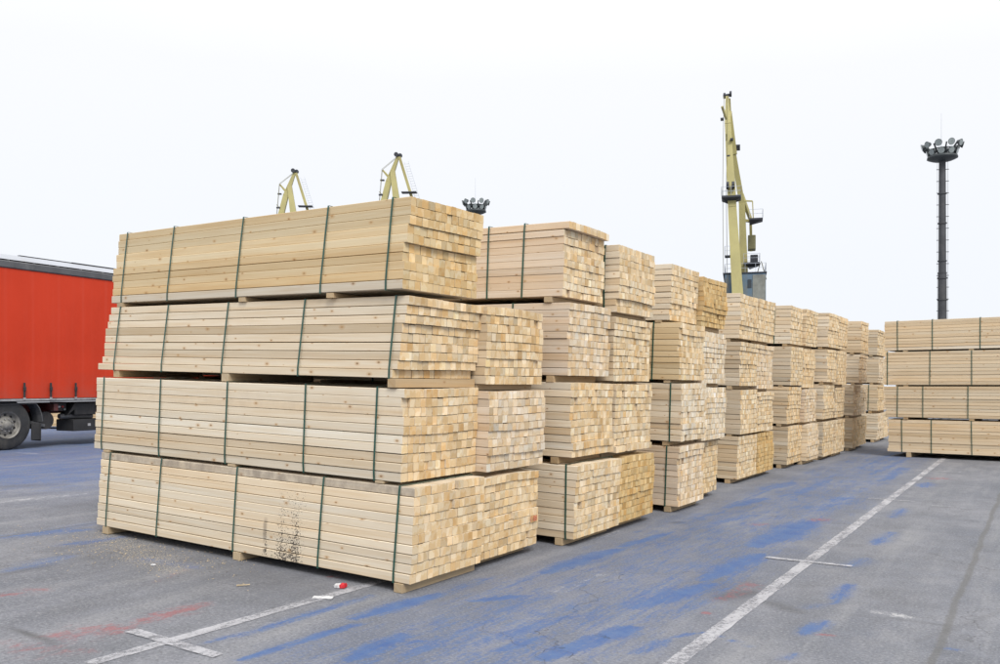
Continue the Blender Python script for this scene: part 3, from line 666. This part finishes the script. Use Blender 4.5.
# curtain as a slightly billowing sheet with thickness
m = MB(); nx, nz = 136, 10; vs = []
for lay in (0, 1):
    for i in range(nx + 1):
        for j in range(nz + 1):
            x = X0 + .12 + (X1 - X0 - .24) * i / nx; z = 1.11 + 2.80 * j / nz
            b = .012 * math.sin(x * 10.13) * (1 - j / nz) + .018 * math.sin(x * 1.1 + 1) * math.sin(math.pi * j / nz)
            vs.append((x, -b + (.02 if lay else 0), z))
N = (nx + 1) * (nz + 1); fs = []
for i in range(nx):
    for j in range(nz):
        q = i * (nz + 1) + j; fs.append((q, q + nz + 1, q + nz + 2, q + 1)); fs.append((N + q, N + q + 1, N + q + nz + 2, N + q + nz + 1))
m.add(vs, fs, True); cur = m.build('curtain', M['tarp'], T)
m = MB(); m.box(X0 + .12, X1 - .12, WD - .02, WD, 1.11, 3.91); m.build('curtain', M['tarp'], T)
m = MB()
m.box(X0, X1, -.03, .09, 3.90, 4.06, .02); m.box(X0, X1, WD - .09, WD + .03, 3.90, 4.10, .02); m.build('roof_rail', M['dgrey'], T)
m = MB(); vs = []; ny = 24
for x in (X0, X1):
    for j in range(ny + 1):
        y = .04 + (WD - .08) * j / ny; vs.append((x, y, 4.06 + .17 * min(1, 1.0 - (1 - min(1, y / .38)) ** 2) + (.03 * math.sin(math.pi * j / ny))))
m.add(vs, [(j, ny + 1 + j, ny + 2 + j, j + 1)[::-1] for j in range(ny)], True); m.add(vs, [tuple(range(ny + 1)), tuple(reversed(range(ny + 1, 2 * ny + 2)))])
rf = m.build('roof_sheet', M['white'], T)
m = MB()
for i in range(23): 
    x = X0 + .3 + i * .58; m.box(x - .02, x + .02, .0, .05, 4.06, 4.085)
m.build('roof_hook', M['dgrey'], rf)
m = MB(); m.box(.55, X1, .42, .50, 4.225, 4.275); m.box(1.75, X1, .30, .42, 4.20, 4.262); m.build('roof_batten', M['black'], rf)
m = MB(); m.box(X0, X1, -.015, WD + .015, 1.035, 1.075, .005); m.box(X0, X1, .05, WD - .05, 1.075, 1.12); m.build('load_floor', M['black'], T)
m = MB(); m.box(X0, X1, -.030, -.0165, 1.055, 1.10); m.build('lashing_rail', M['alu'], T)
for i in range(21):
    x = -2.76 + i * .62 + .02
    if x > X1 - .2: break
    m = MB(); m.box(x - .022, x + .022, -.045, -.024, 1.13, 1.45, .004); m.box(x - .03, x + .03, -.06, -.024, 1.27, 1.36, .006); b = m.build('curtain_buckle', M['black'], T)
    m = MB(); m.box(x - .028, x + .028, -.05, -.023, 1.07, 1.125, .004); m.build('hook', M['alu'], b)
m = MB()
for y in (.75, 1.65): m.box(X0 + .1, X1 - .3, y, y + .1, .74, .976)
for i in range(9): m.box(X0 + .4 + i * 1.5, X0 + .5 + i * 1.5, .1, WD - .1, .82, .974)
m.build('chassis', M['redsteel'], T)
def wheel(x, y, parent, side):
    w = empty('wheel', (x + .05, y, .54)); w.parent = parent
    if side < 0: w.rotation_euler = (0, 0, math.pi)
    tprof = [(.29, .0), (.31, .01), (.40, .0), (.50, .012), (.53, .035), (.54, .06), (.54, .26), (.53, .29), (.48, .305), (.30, .30), (.29, .29)]
    m = MB(); m.lathe(tprof, (0, 0, 0), 'y', 48); m.build('tyre', M['rubber'], w)
    m = MB(); m.lathe([(.295, .01), (.27, .02), (.262, .05), (.25, .10), (.20, .11), (.17, .06), (.10, .055), (.09, .0), (.075, -.02), (.0, -.025)], (0, 0, 0), 'y', 40); r = m.build('rim', M['rim'], w)
    m = MB()
    for i in range(10):
        t = 2 * math.pi * i / 10; m.cyl((.135 * math.cos(t), .03, .135 * math.sin(t)), (.135 * math.cos(t), .07, .135 * math.sin(t)), .013, n=6)
    m.build('wheel_nut', M['alu'], r)
    m = MB()
    for i in range(10):
        t = 2 * math.pi * (i + .5) / 10; m.cyl((.215 * math.cos(t), .094, .215 * math.sin(t)), (.215 * math.cos(t), .12, .215 * math.sin(t)), .026, n=10)
    m.build('rim_hole', M['black'], r)
for ax in (0, -1.31, -2.62):
    wheel(ax, .06, T, 1); wheel(ax, WD - .06, T, -1)
    m = MB(); m.cyl((ax, .3, .525), (ax, WD - .3, .525), .07); m.build('axle', M['black'], T)
for ax, full in ((0, 1), (-1.31, 0), (-2.62, 0)):
    m = MB(); vs = []; k = 14; a0, a1 = (R(4), R(150)) if full else (R(40), R(140)); rr = .84
    for i in range(k + 1):
        t = a0 + (a1 - a0) * i / k; zc = min(rr * math.sin(t) * 1.0, .455)
        for y in (.05, .40):
            for r_ in (0, .015): vs.append((ax + (rr + r_) * math.cos(t), y, .525 + zc + r_))
    fs = []
    for i in range(k):
        q = 4 * i
        fs += [(q + 1, q + 5, q + 7, q + 3), (q, q + 2, q + 6, q + 4), (q, q + 4, q + 5, q + 1), (q + 2, q + 3, q + 7, q + 6)]
    m.add(vs, fs, False)
    if full:
        m.bar((ax + .845, .225, .56), (ax + .83, .225, .50), .35, .02, up=(0, 1, 0))
    g = m.build('mudguard', M['dgrey'] if full else M['black'], T)
    if full:
        m = MB(); m.box(ax + .80, ax + .82, .07, .38, .16, .54); m.box(ax + .60, ax + .80, .08, .10, .19, .56); m.build('mud_flap', M['black'], g)
m = MB(); m.cyl((1.05, .25, .60), (1.05, 1.1, .60), .2, n=20); m.build('air_tank', M['black'], T)
m = MB(); m.box(1.18, 1.60, .30, .36, .80, .985, .005); vp = m.build('valve_panel', M['black'], T)
for x, z, mt in ((1.24, .87, 'alu'), (1.31, .93, 'lampred'), (1.38, .90, 'alu'), (1.42, .90, 'lampwhite'), (1.50, .90, 'lampred'), (1.55, .84, 'lens')):
    m = MB(); m.cyl((x, .28, z), (x, .302, z), .022, n=12); m.build('coupling', M[mt], vp)
m = MB(); m.add([(1.55, .2, .70), (1.95, .2, .98), (1.75, .2, .98), (1.55, .5, .70), (1.95, .5, .98), (1.75, .5, .98)], [(0, 1, 2), (5, 4, 3), (0, 3, 4, 1), (1, 4, 5, 2), (2, 5, 3, 0)])
m.box(1.75, 2.3, .2, .6, .70, .98, .01); m.build('carrier_bracket', M['black'], T)
m = MB(); m.cyl((1.45, .35, .68), (2.3, .35, .66), .06); m.build('support_tube', M['dgrey'], T)
m = MB(); m.box(1.66, 2.5, .12, .75, .33, .60, .01); tb = m.build('tool_box', M['black'], T)
m = MB(); m.box(2.02, 2.1, .112, .118, .44, .50); m.build('latch', M['alu'], tb)
for y in (.35, WD - .35):
    m = MB(); m.box(6.9, 7.02, y - .06, y + .06, .05, .9); m.box(6.8, 7.12, y - .14, y + .14, .0, .05); m.build('landing_leg', M['dgrey'], T)
m = MB(); m.box(X0 - .03, X0 + .1, -.02, WD + .02, 1.0, 4.06, .01); rd = m.build('rear_frame', M['dgrey'], T)
m = MB(); m.box(X0 - .05, X0 - .03, .06, WD / 2 - .01, 1.15, 3.9); m.build('rear_door', M['alu'], T)
m = MB(); m.box(X0 - .05, X0 - .03, WD / 2 + .01, WD - .06, 1.15, 3.9); m.build('rear_door', M['alu'], T)
m = MB(); m.box(X1 - .1, X1 + .03, -.02, WD + .02, 1.0, 4.06, .01); m.build('front_wall', M['dgrey'], T)
m = MB(); m.box(X0 + .1, X0 + .2, .1, WD - .1, .45, .6); m.box(X0+.1, X0+.3, .5, .6, .6, .98); m.box(X0+.1, X0+.3, WD-.6, WD-.5, .6, .98); m.build('bumper', M['alu'], T)
for y in (.15, WD - .45):
    m = MB(); m.box(X0 - .04, X0 + .05, y, y + .3, .8, .93); m.build('tail_light', M['lampred'], T)

# ------------------------------------------------------------------ floodlight masts
def mast():
    r = empty('floodlight_mast', (0, 0, 0))
    m = MB(); m.cyl((0, 0, 0), (0, 0, 11.4), .37, .345, 14); m.cyl((0, 0, 11.4), (0, 0, 21.6), .31, .27, 14)
    for z in (11.35, 12.4, 15.7, 18.3): m.cyl((0, 0, z), (0, 0, z + .1), .37, n=14)
    for z in (3, 6, 9, 10.9): m.cyl((0, 0, z), (0, 0, z + .1), .42, n=14)
    m.build('pole', M['mast'], r)
    m = MB()
    for s in (-.42, .42): m.cyl((s, -.1, 1.5), (s, -.1, 21.5), .012, n=5)
    for i in range(20): z = 1.9 + i * 1.03; m.bar((-.50, -.1, z), (.50, -.1, z), .05, .05)
    m.build('ladder', M['mast'], r)
    m = MB(); m.lathe([(.30, 21.15), (.85, 21.25), (1.25, 21.42), (1.2, 21.62), (.3, 21.72)], (0, 0, 0), 'z', 16)
    m.lathe([(1.12, 22.1), (1.19, 22.1), (1.19, 22.18), (1.12, 22.18), (1.12, 22.1)], (0, 0, 0), 'z', 20)
    for i in range(8):
        t = i * math.pi / 4; m.bar((.5 * math.cos(t), .5 * math.sin(t), 21.6), (1.30 * math.cos(t), 1.30 * math.sin(t), 22.55), .10)
    m.cyl((0, 0, 21.6), (0, 0, 22.3), .2, n=10)
    m.build('lamp_frame', M['lampbody'], r)
    for tier, (rad, z, cnt, ph) in enumerate(((.98, 21.95, 9, .2), (1.40, 22.55, 10, .5))):
        for i in range(cnt):
            t = 2 * math.pi * i / cnt + ph; d = np.array((math.cos(t), math.sin(t), -.30)); d /= np.linalg.norm(d)
            p = np.array((rad * math.cos(t), rad * math.sin(t), z)); q = p + d * .24
            m = MB(); m.cyl(p - d * .1, p + d * .04, .15, .20, 12); m.cyl(p + d * .04, q, .20, .30, 14); f = m.build('floodlight', M['lampbody'], r)
            m = MB(); m.cyl(q - d * .01, q + d * .012, .265, .265, 14); m.build('lens', M['lens'], f)
    m = MB(); m.cyl((-.08, 0, 22.2), (-.08, 0, 25.4), .018, .008, 5); m.build('lightning_rod', M['rail'], r)
    return r
m1 = mast(); m1.location = (-7.58, 84.06, 0); m1.rotation_euler = (0, 0, R(20))
tag(m1, 'tall dark floodlight mast standing behind the broadside lumber pile at right', 'light mast', 'floodlight masts')
m2 = copy_tree(m1); m2.location = (-57.71, 85.37, .2); m2.rotation_euler = (0, 0, R(47)); m2.scale = (1.0, 1.0, 1.035)
tag(m2, 'distant floodlight mast whose lamp head just shows above the front lumber pile', 'light mast', 'floodlight masts')

# ------------------------------------------------------------------ portal cranes
def railing(m, pts, h=1.0):
    for a_, b_ in zip(pts[:-1], pts[1:]):
        a_ = np.array(a_, float); b_ = np.array(b_, float); L = np.linalg.norm(b_ - a_); n = max(1, int(L / 1.0))
        for zz in (h, h * .5): m.bar(a_ + (0, 0, zz), b_ + (0, 0, zz), .035)
        for i in range(n + 1): c = a_ + (b_ - a_) * i / n; m.bar(c, c + (0, 0, h), .035)
def crane():
    r = empty('portal_crane', (0, 0, 0)); Y_ = M['yellow']
    # portal
    m = MB()
    for sx in (-4.5, 4.5):
        for sy in (-4.5, 4.5): m.bar((sx, sy, 0.6), (sx * .45, sy * .45, 9), .9, .9, .7, .7)
    for sy in (-4.5, 4.5): m.bar((-4.9, sy, .9), (4.9, sy, .9), .8, .8)
    for sx in (-3.3, 3.3): m.bar((sx, -3.6, 4.7), (sx, 3.6, 4.7), .6, .7)
    m.cyl((0, 0, 8.8), (0, 0, 9.8), 2.6, 2.6, 20); m.build('portal', Y_, r)
    for sx in (-4.2, 4.2):
        for sy in (-4.5, 4.5):
            m = MB()
            for q in (-.45, .45): m.cyl((sx + q, sy - .15, .34), (sx + q, sy + .15, .34), .33, n=16)
            m.build('rail_wheel', M['cdark'], r)
    m = MB(); m.cyl((0, 0, 9.8), (0, 0, 10.4), 2.3, n=20); m.box(-5.2, 4.6, -2.75, 1.95, 10.4, 10.75); m.build('slewing_deck', M['cdark'], r)
    # machinery house
    m = MB(); m.box(-4.9, 4.4, -2.65, 1.75, 10.75, 14.0, .05); h = m.build('machinery_house', M['house'], r)
    m = MB(); m.box(-4.96, -4.905, -2.60, -1.25, 10.9, 13.8); m.build('side_panel', M['housepale'], h)
    m = MB(); m.box(-4.97, -4.91, -1.12, -.72, 12.4, 13.3); m.build('window', M['glass'], h)
    m = MB(); m.box(-5.0, 4.5, -2.75, 1.95, 14.0, 14.12); m.build('roof', M['cdark'], h)
    m = MB(); railing(m, [(-4.9, -2.65, 14.1), (4.4, -2.65, 14.1), (4.4, 1.75, 14.1), (-4.9, 1.75, 14.1), (-4.9, -2.65, 14.1)]); m.build('railing', M['rail'], h)
    # jib: box girder, leaning back to its head
    foot = (-5.6, .30, 10.6); sh = (-1.5, 1.45, 31.6); tip = (-.15, 1.55, 35.3)
    m = MB(); mid = (-3.9, .95, 21.5)
    m.bar(foot, mid, 1.22, 1.10, .92, 1.0, up=(1, 0, 0)); m.bar(mid, sh, .92, 1.0, .68, .8, up=(1, 0, 0)); m.bar(sh, tip, .70, .8, .36, .4, up=(1, 0, 0))
    j = m.build('jib', Y_, r)
    m = MB(); m.cyl((-.35, 1.05, 35.55), (-.35, 1.30, 35.55), .33, n=14); m.cyl((.1, 1.75, 35.55), (.1, 2.0, 35.55), .33, n=14); m.bar((-.2, 1.1, 35.5), (0, 2.0, 35.5), .2, .3); m.build('head_sheave', M['cdark'], j)
    m = MB(); m.cyl((-4.3, .7, 24.0), (-4.3, 1.0, 24.0), .42, n=14); m.cyl((-4.3, 1.3, 24.0), (-4.3, 1.6, 24.0), .42, n=14); m.build('guide_sheave', M['cdark'], j)
    m = MB(); m.box(-4.9, -2.7, -.0, 2.1, 22.55, 22.75); m.add([(-4.9, -.0, 22.55), (-2.7, -.0, 22.55), (-2.7, 2.1, 22.55), (-4.9, 2.1, 22.55), (-3.6, 1.0, 22.1), (-3.6, 1.5, 22.1)], [(0, 1, 4), (1, 2, 5, 4), (2, 3, 5), (3, 0, 4, 5)]); pf = m.build('platform', M['cdark'], j)
    m = MB(); railing(m, [(-4.9, 0, 22.75), (-4.9, 2.1, 22.75), (-2.7, 2.1, 22.75), (-2.7, 0, 22.75), (-4.9, 0, 22.75)]); m.build('railing', M['rail'], pf)
    m = MB()
    for z, yy in ((29.5, .85), (27.6, 1.2), (31.9, 1.9)):
        m.box(-2.9, -2.3, yy, yy + .35, z, z + .2)
    m.build('lamp_bracket', M['cdark'], j)
    # luffing strut and ropes
    m = MB(); m.bar((-1.35, 1.5, 32.1), (-2.55, 2.1, 33.5), .28, .34, .2, .2); st = m.build('strut', Y_, r)
    m = MB()
    for y in (1.5, 1.9):
        m.cyl((-2.55, y, 33.5), (-.2, y, 35.4), .03, n=5); m.cyl((-2.55, y, 33.5), (-3.4, y + .1, 24.0), .03, n=5); m.cyl((-3.4, y + .1, 24.0), (-4.6, y, 14.1), .03, n=5)
    m.bar((-3.0, 1.6, 30.2), (-2.1, 1.6, 29.4), .08); m.build('rope', M['olive'], r)
    # column behind the jib
    m = MB(); m.bar((1.6, -.35, 14.0), (1.1, -.1, 23), .95, 1.1, .70, 1.0, up=(1, 0, 0)); m.bar((1.1, -.1, 23), (-.2, .80, 28.5), .66, .95, .5, .8, up=(1, 0, 0)); m.bar((-.2, .75, 28.5), (-.9, 1.25, 33.2), .62, .95, .45, .7, up=(1, 0, 0)); m.bar((-.9, 1.25, 33.2), (-1.4, 1.45, 32.0), .45, .6, up=(1, 0, 0)); c = m.build('column', Y_, r)
    m = MB(); m.box(.0, 2.4, -2.1, -.3, 15.7, 15.9); m.box(.3, 2.2, -1.9, -1.05, 15.9, 16.8, .03); m.add([(.2, -2.1, 15.7), (2.2, -2.1, 15.7), (2.2, -.6, 15.7), (.2, -.6, 15.7), (1.2, -1.0, 15.2)], [(0, 1, 4), (1, 2, 4), (2, 3, 4), (3, 0, 4)]); pf = m.build('platform', M['cdark'], c)
    m = MB(); railing(m, [(.0, -.3, 15.9), (.0, -2.1, 15.9), (2.4, -2.1, 15.9), (2.4, -.3, 15.9)]); m.build('railing', M['rail'], pf)
    m = MB(); m.box(-5.2, -4.0, .8, 1.75, 15.9, 16.05); pf = m.build('platform', M['cdark'], j)
    m = MB(); railing(m, [(-5.2, 1.2, 16.05), (-5.2, 1.75, 16.05), (-4.0, 1.75, 16.05)]); m.build('railing', M['rail'], pf)
    # back stay with ladder, platform and counterweight arm
    m = MB(); m.bar((6.8, .2, 13.8), (.1, 1.35, 35.2), .36, .42, .28, .34); s = m.build('back_stay', Y_, r)
    m = MB(); d = np.array((.1 - 6.8, 1.15, 21.4)); d /= np.linalg.norm(d); p = np.array((7.25, .2, 13.9)); N_ = 56
    for o_ in (.0, .6): m.bar(p + (o_, 0, .1 * o_), p + d * 21.6 + (o_, 0, .1 * o_), .03)
    for i in range(N_): q = p + d * (21.6 * i / N_); m.bar(q, q + (.6, 0, .06), .03)
    m.build('ladder', M['rail'], s)
    m = MB(); m.box(.6, 2.8, .1, 1.1, 29.7, 29.85); pf = m.build('platform', M['cdark'], s)
    m = MB(); m.bar((.9, -.05, 24.0), (2.9, -1.1, 21.4), .36, .5, .3, .4); m.bar((2.9, -1.1, 21.4), (4.2, -1.2, 17.8), .3, .35); m.bar((1.1, -.35, 23.3), (1.1, -1.3, 23.2), .16); m.bar((1.1, -1.3, 23.2), (1.1, -1.4, 21.0), .12); m.bar((1.1, -.3, 21.0), (1.6, -1.3, 20.9), .3); a_ = m.build('counterweight_arm', Y_, r)
    m = MB(); m.box(3.2, 5.0, -1.7, -.8, 17.9, 19.6, .05); m.build('counterweight', M['olive'], a_)
    m = MB(); m.box(.4, 2.2, -2.45, -.95, 20.9, 21.1); m.add([(.4, -2.45, 20.9), (2.2, -2.45, 20.9), (2.2, -.95, 20.9), (.4, -.95, 20.9), (1.3, -1.0, 20.4)], [(0, 1, 4), (1, 2, 4), (2, 3, 4), (3, 0, 4)]); pf = m.build('platform', M['cdark'], a_)
    m = MB(); railing(m, [(.4, -.95, 21.1), (.4, -2.45, 21.1), (2.2, -2.45, 21.1)]); m.build('railing', M['rail'], pf)
    m = MB(); m.cyl((2.4, -2.9, 14.1), (1.8, -2.3, 16.2), .05, n=6); m.cyl((3.4, -1.6, 14.0), (2.6, -2.2, 16.1), .05, n=6); m.build('tie_rod', M['olive'], c)
    return r
view = R(90 + 32.45)   # heading straight away from the yard's corner, along which the tall crane is seen end on
c3 = crane(); c3.location = (-29.93, 99.47, 0)
a3 = math.atan2(99.47, -29.93); c3.rotation_euler = (0, 0, a3)
tag(c3, 'yellow port crane seen end on with full height jib and grey machinery house', 'crane', 'yellow port cranes behind the lumber')
c2 = copy_tree(c3); c2.location = (-79.75, 97.42, 0); c2.rotation_euler = (0, 0, R(32.45 - 4))
tag(c2, 'yellow crane top rising just left of the front pile\'s upper right corner', 'crane', 'yellow port cranes behind the lumber')
c1 = copy_tree(c3); c1.location = (-99.46, 96.15, 0); c1.rotation_euler = (0, 0, R(32.45 + 4))
tag(c1, 'farthest yellow crane top, the smaller one above the middle of the front pile', 'crane', 'yellow port cranes behind the lumber')

# ------------------------------------------------------------------ world, sun, camera
SUN_EL, SUN_AZ = R(46), R(128)   # azimuth clockwise from +Y : behind the camera, to the right
w = bpy.data.worlds.new('World'); scene.world = w; w.use_nodes = True; nt = w.node_tree; nt.nodes.clear()
out = nt.nodes.new('ShaderNodeOutputWorld'); bg = nt.nodes.new('ShaderNodeBackground'); bg.inputs[1].default_value = .1
sky = nt.nodes.new('ShaderNodeTexSky'); sky.sky_type = 'NISHITA'; sky.sun_disc = False; sky.sun_elevation = SUN_EL; sky.sun_rotation = SUN_AZ
tc = nt.nodes.new('ShaderNodeTexCoord'); sx = nt.nodes.new('ShaderNodeSeparateXYZ'); nt.links.new(tc.outputs['Generated'], sx.inputs[0])
nz = nt.nodes.new('ShaderNodeTexNoise'); nz.inputs['Scale'].default_value = 1.6; nz.inputs['Detail'].default_value = 4; nt.links.new(tc.outputs['Generated'], nz.inputs['Vector'])
ad = nt.nodes.new('ShaderNodeMath'); ad.operation = 'MULTIPLY_ADD'; nt.links.new(nz.outputs[0], ad.inputs[0]); ad.inputs[1].default_value = .12; nt.links.new(sx.outputs[2], ad.inputs[2])
cr = nt.nodes.new('ShaderNodeValToRGB'); nt.links.new(ad.outputs[0], cr.inputs[0])
K = 6.3
cr.color_ramp.elements[0].position = .06; cr.color_ramp.elements[0].color = (.885 * K / 10, .92 * K / 10, .99 * K / 10, 1)
cr.color_ramp.elements[1].position = 1.0; cr.color_ramp.elements[1].color = (1.0, 1.0, 1.0, 1)
e = cr.color_ramp.elements.new(.40); e.color = (.97 * K / 10, .98 * K / 10, 1.01 * K / 10, 1)
gm = nt.nodes.new('ShaderNodeVectorMath'); gm.operation = 'SCALE'; nt.links.new(cr.outputs[0], gm.inputs[0]); gm.inputs['Scale'].default_value = 10.0
mx = nt.nodes.new('ShaderNodeMix'); mx.data_type = 'RGBA'; mx.inputs[0].default_value = .97
nt.links.new(sky.outputs[0], mx.inputs[6]); nt.links.new(gm.outputs[0], mx.inputs[7]); nt.links.new(mx.outputs[2], bg.inputs[0]); nt.links.new(bg.outputs[0], out.inputs[0])
sl = bpy.data.lights.new('sun', 'SUN'); sl.energy = 1.5; sl.angle = R(24); sl.color = (1, .965, .91)
so = bpy.data.objects.new('sun', sl); COL.objects.link(so)
d = np.array((math.sin(SUN_AZ) * math.cos(SUN_EL), math.cos(SUN_AZ) * math.cos(SUN_EL), math.sin(SUN_EL)))
from mathutils import Vector
so.rotation_euler = Vector(d).to_track_quat('Z', 'Y').to_euler(); so.location = (10, -10, 20)
cam = bpy.data.cameras.new('camera'); co = bpy.data.objects.new('camera', cam); COL.objects.link(co)
cam.sensor_width = 36; cam.lens = 36 * 857 / 1000; cam.shift_y = .053; cam.clip_end = 3000; cam.clip_start = .05
co.location = (0, 0, 1.6); co.rotation_euler = (R(90), 0, R(32.453))
scene.camera = co
vs = scene.view_settings; vs.view_transform = 'Standard'; vs.look = 'None'; vs.gamma = 1; vs.exposure = .69; vs.use_curve_mapping = False
scene.cycles.use_denoising = True
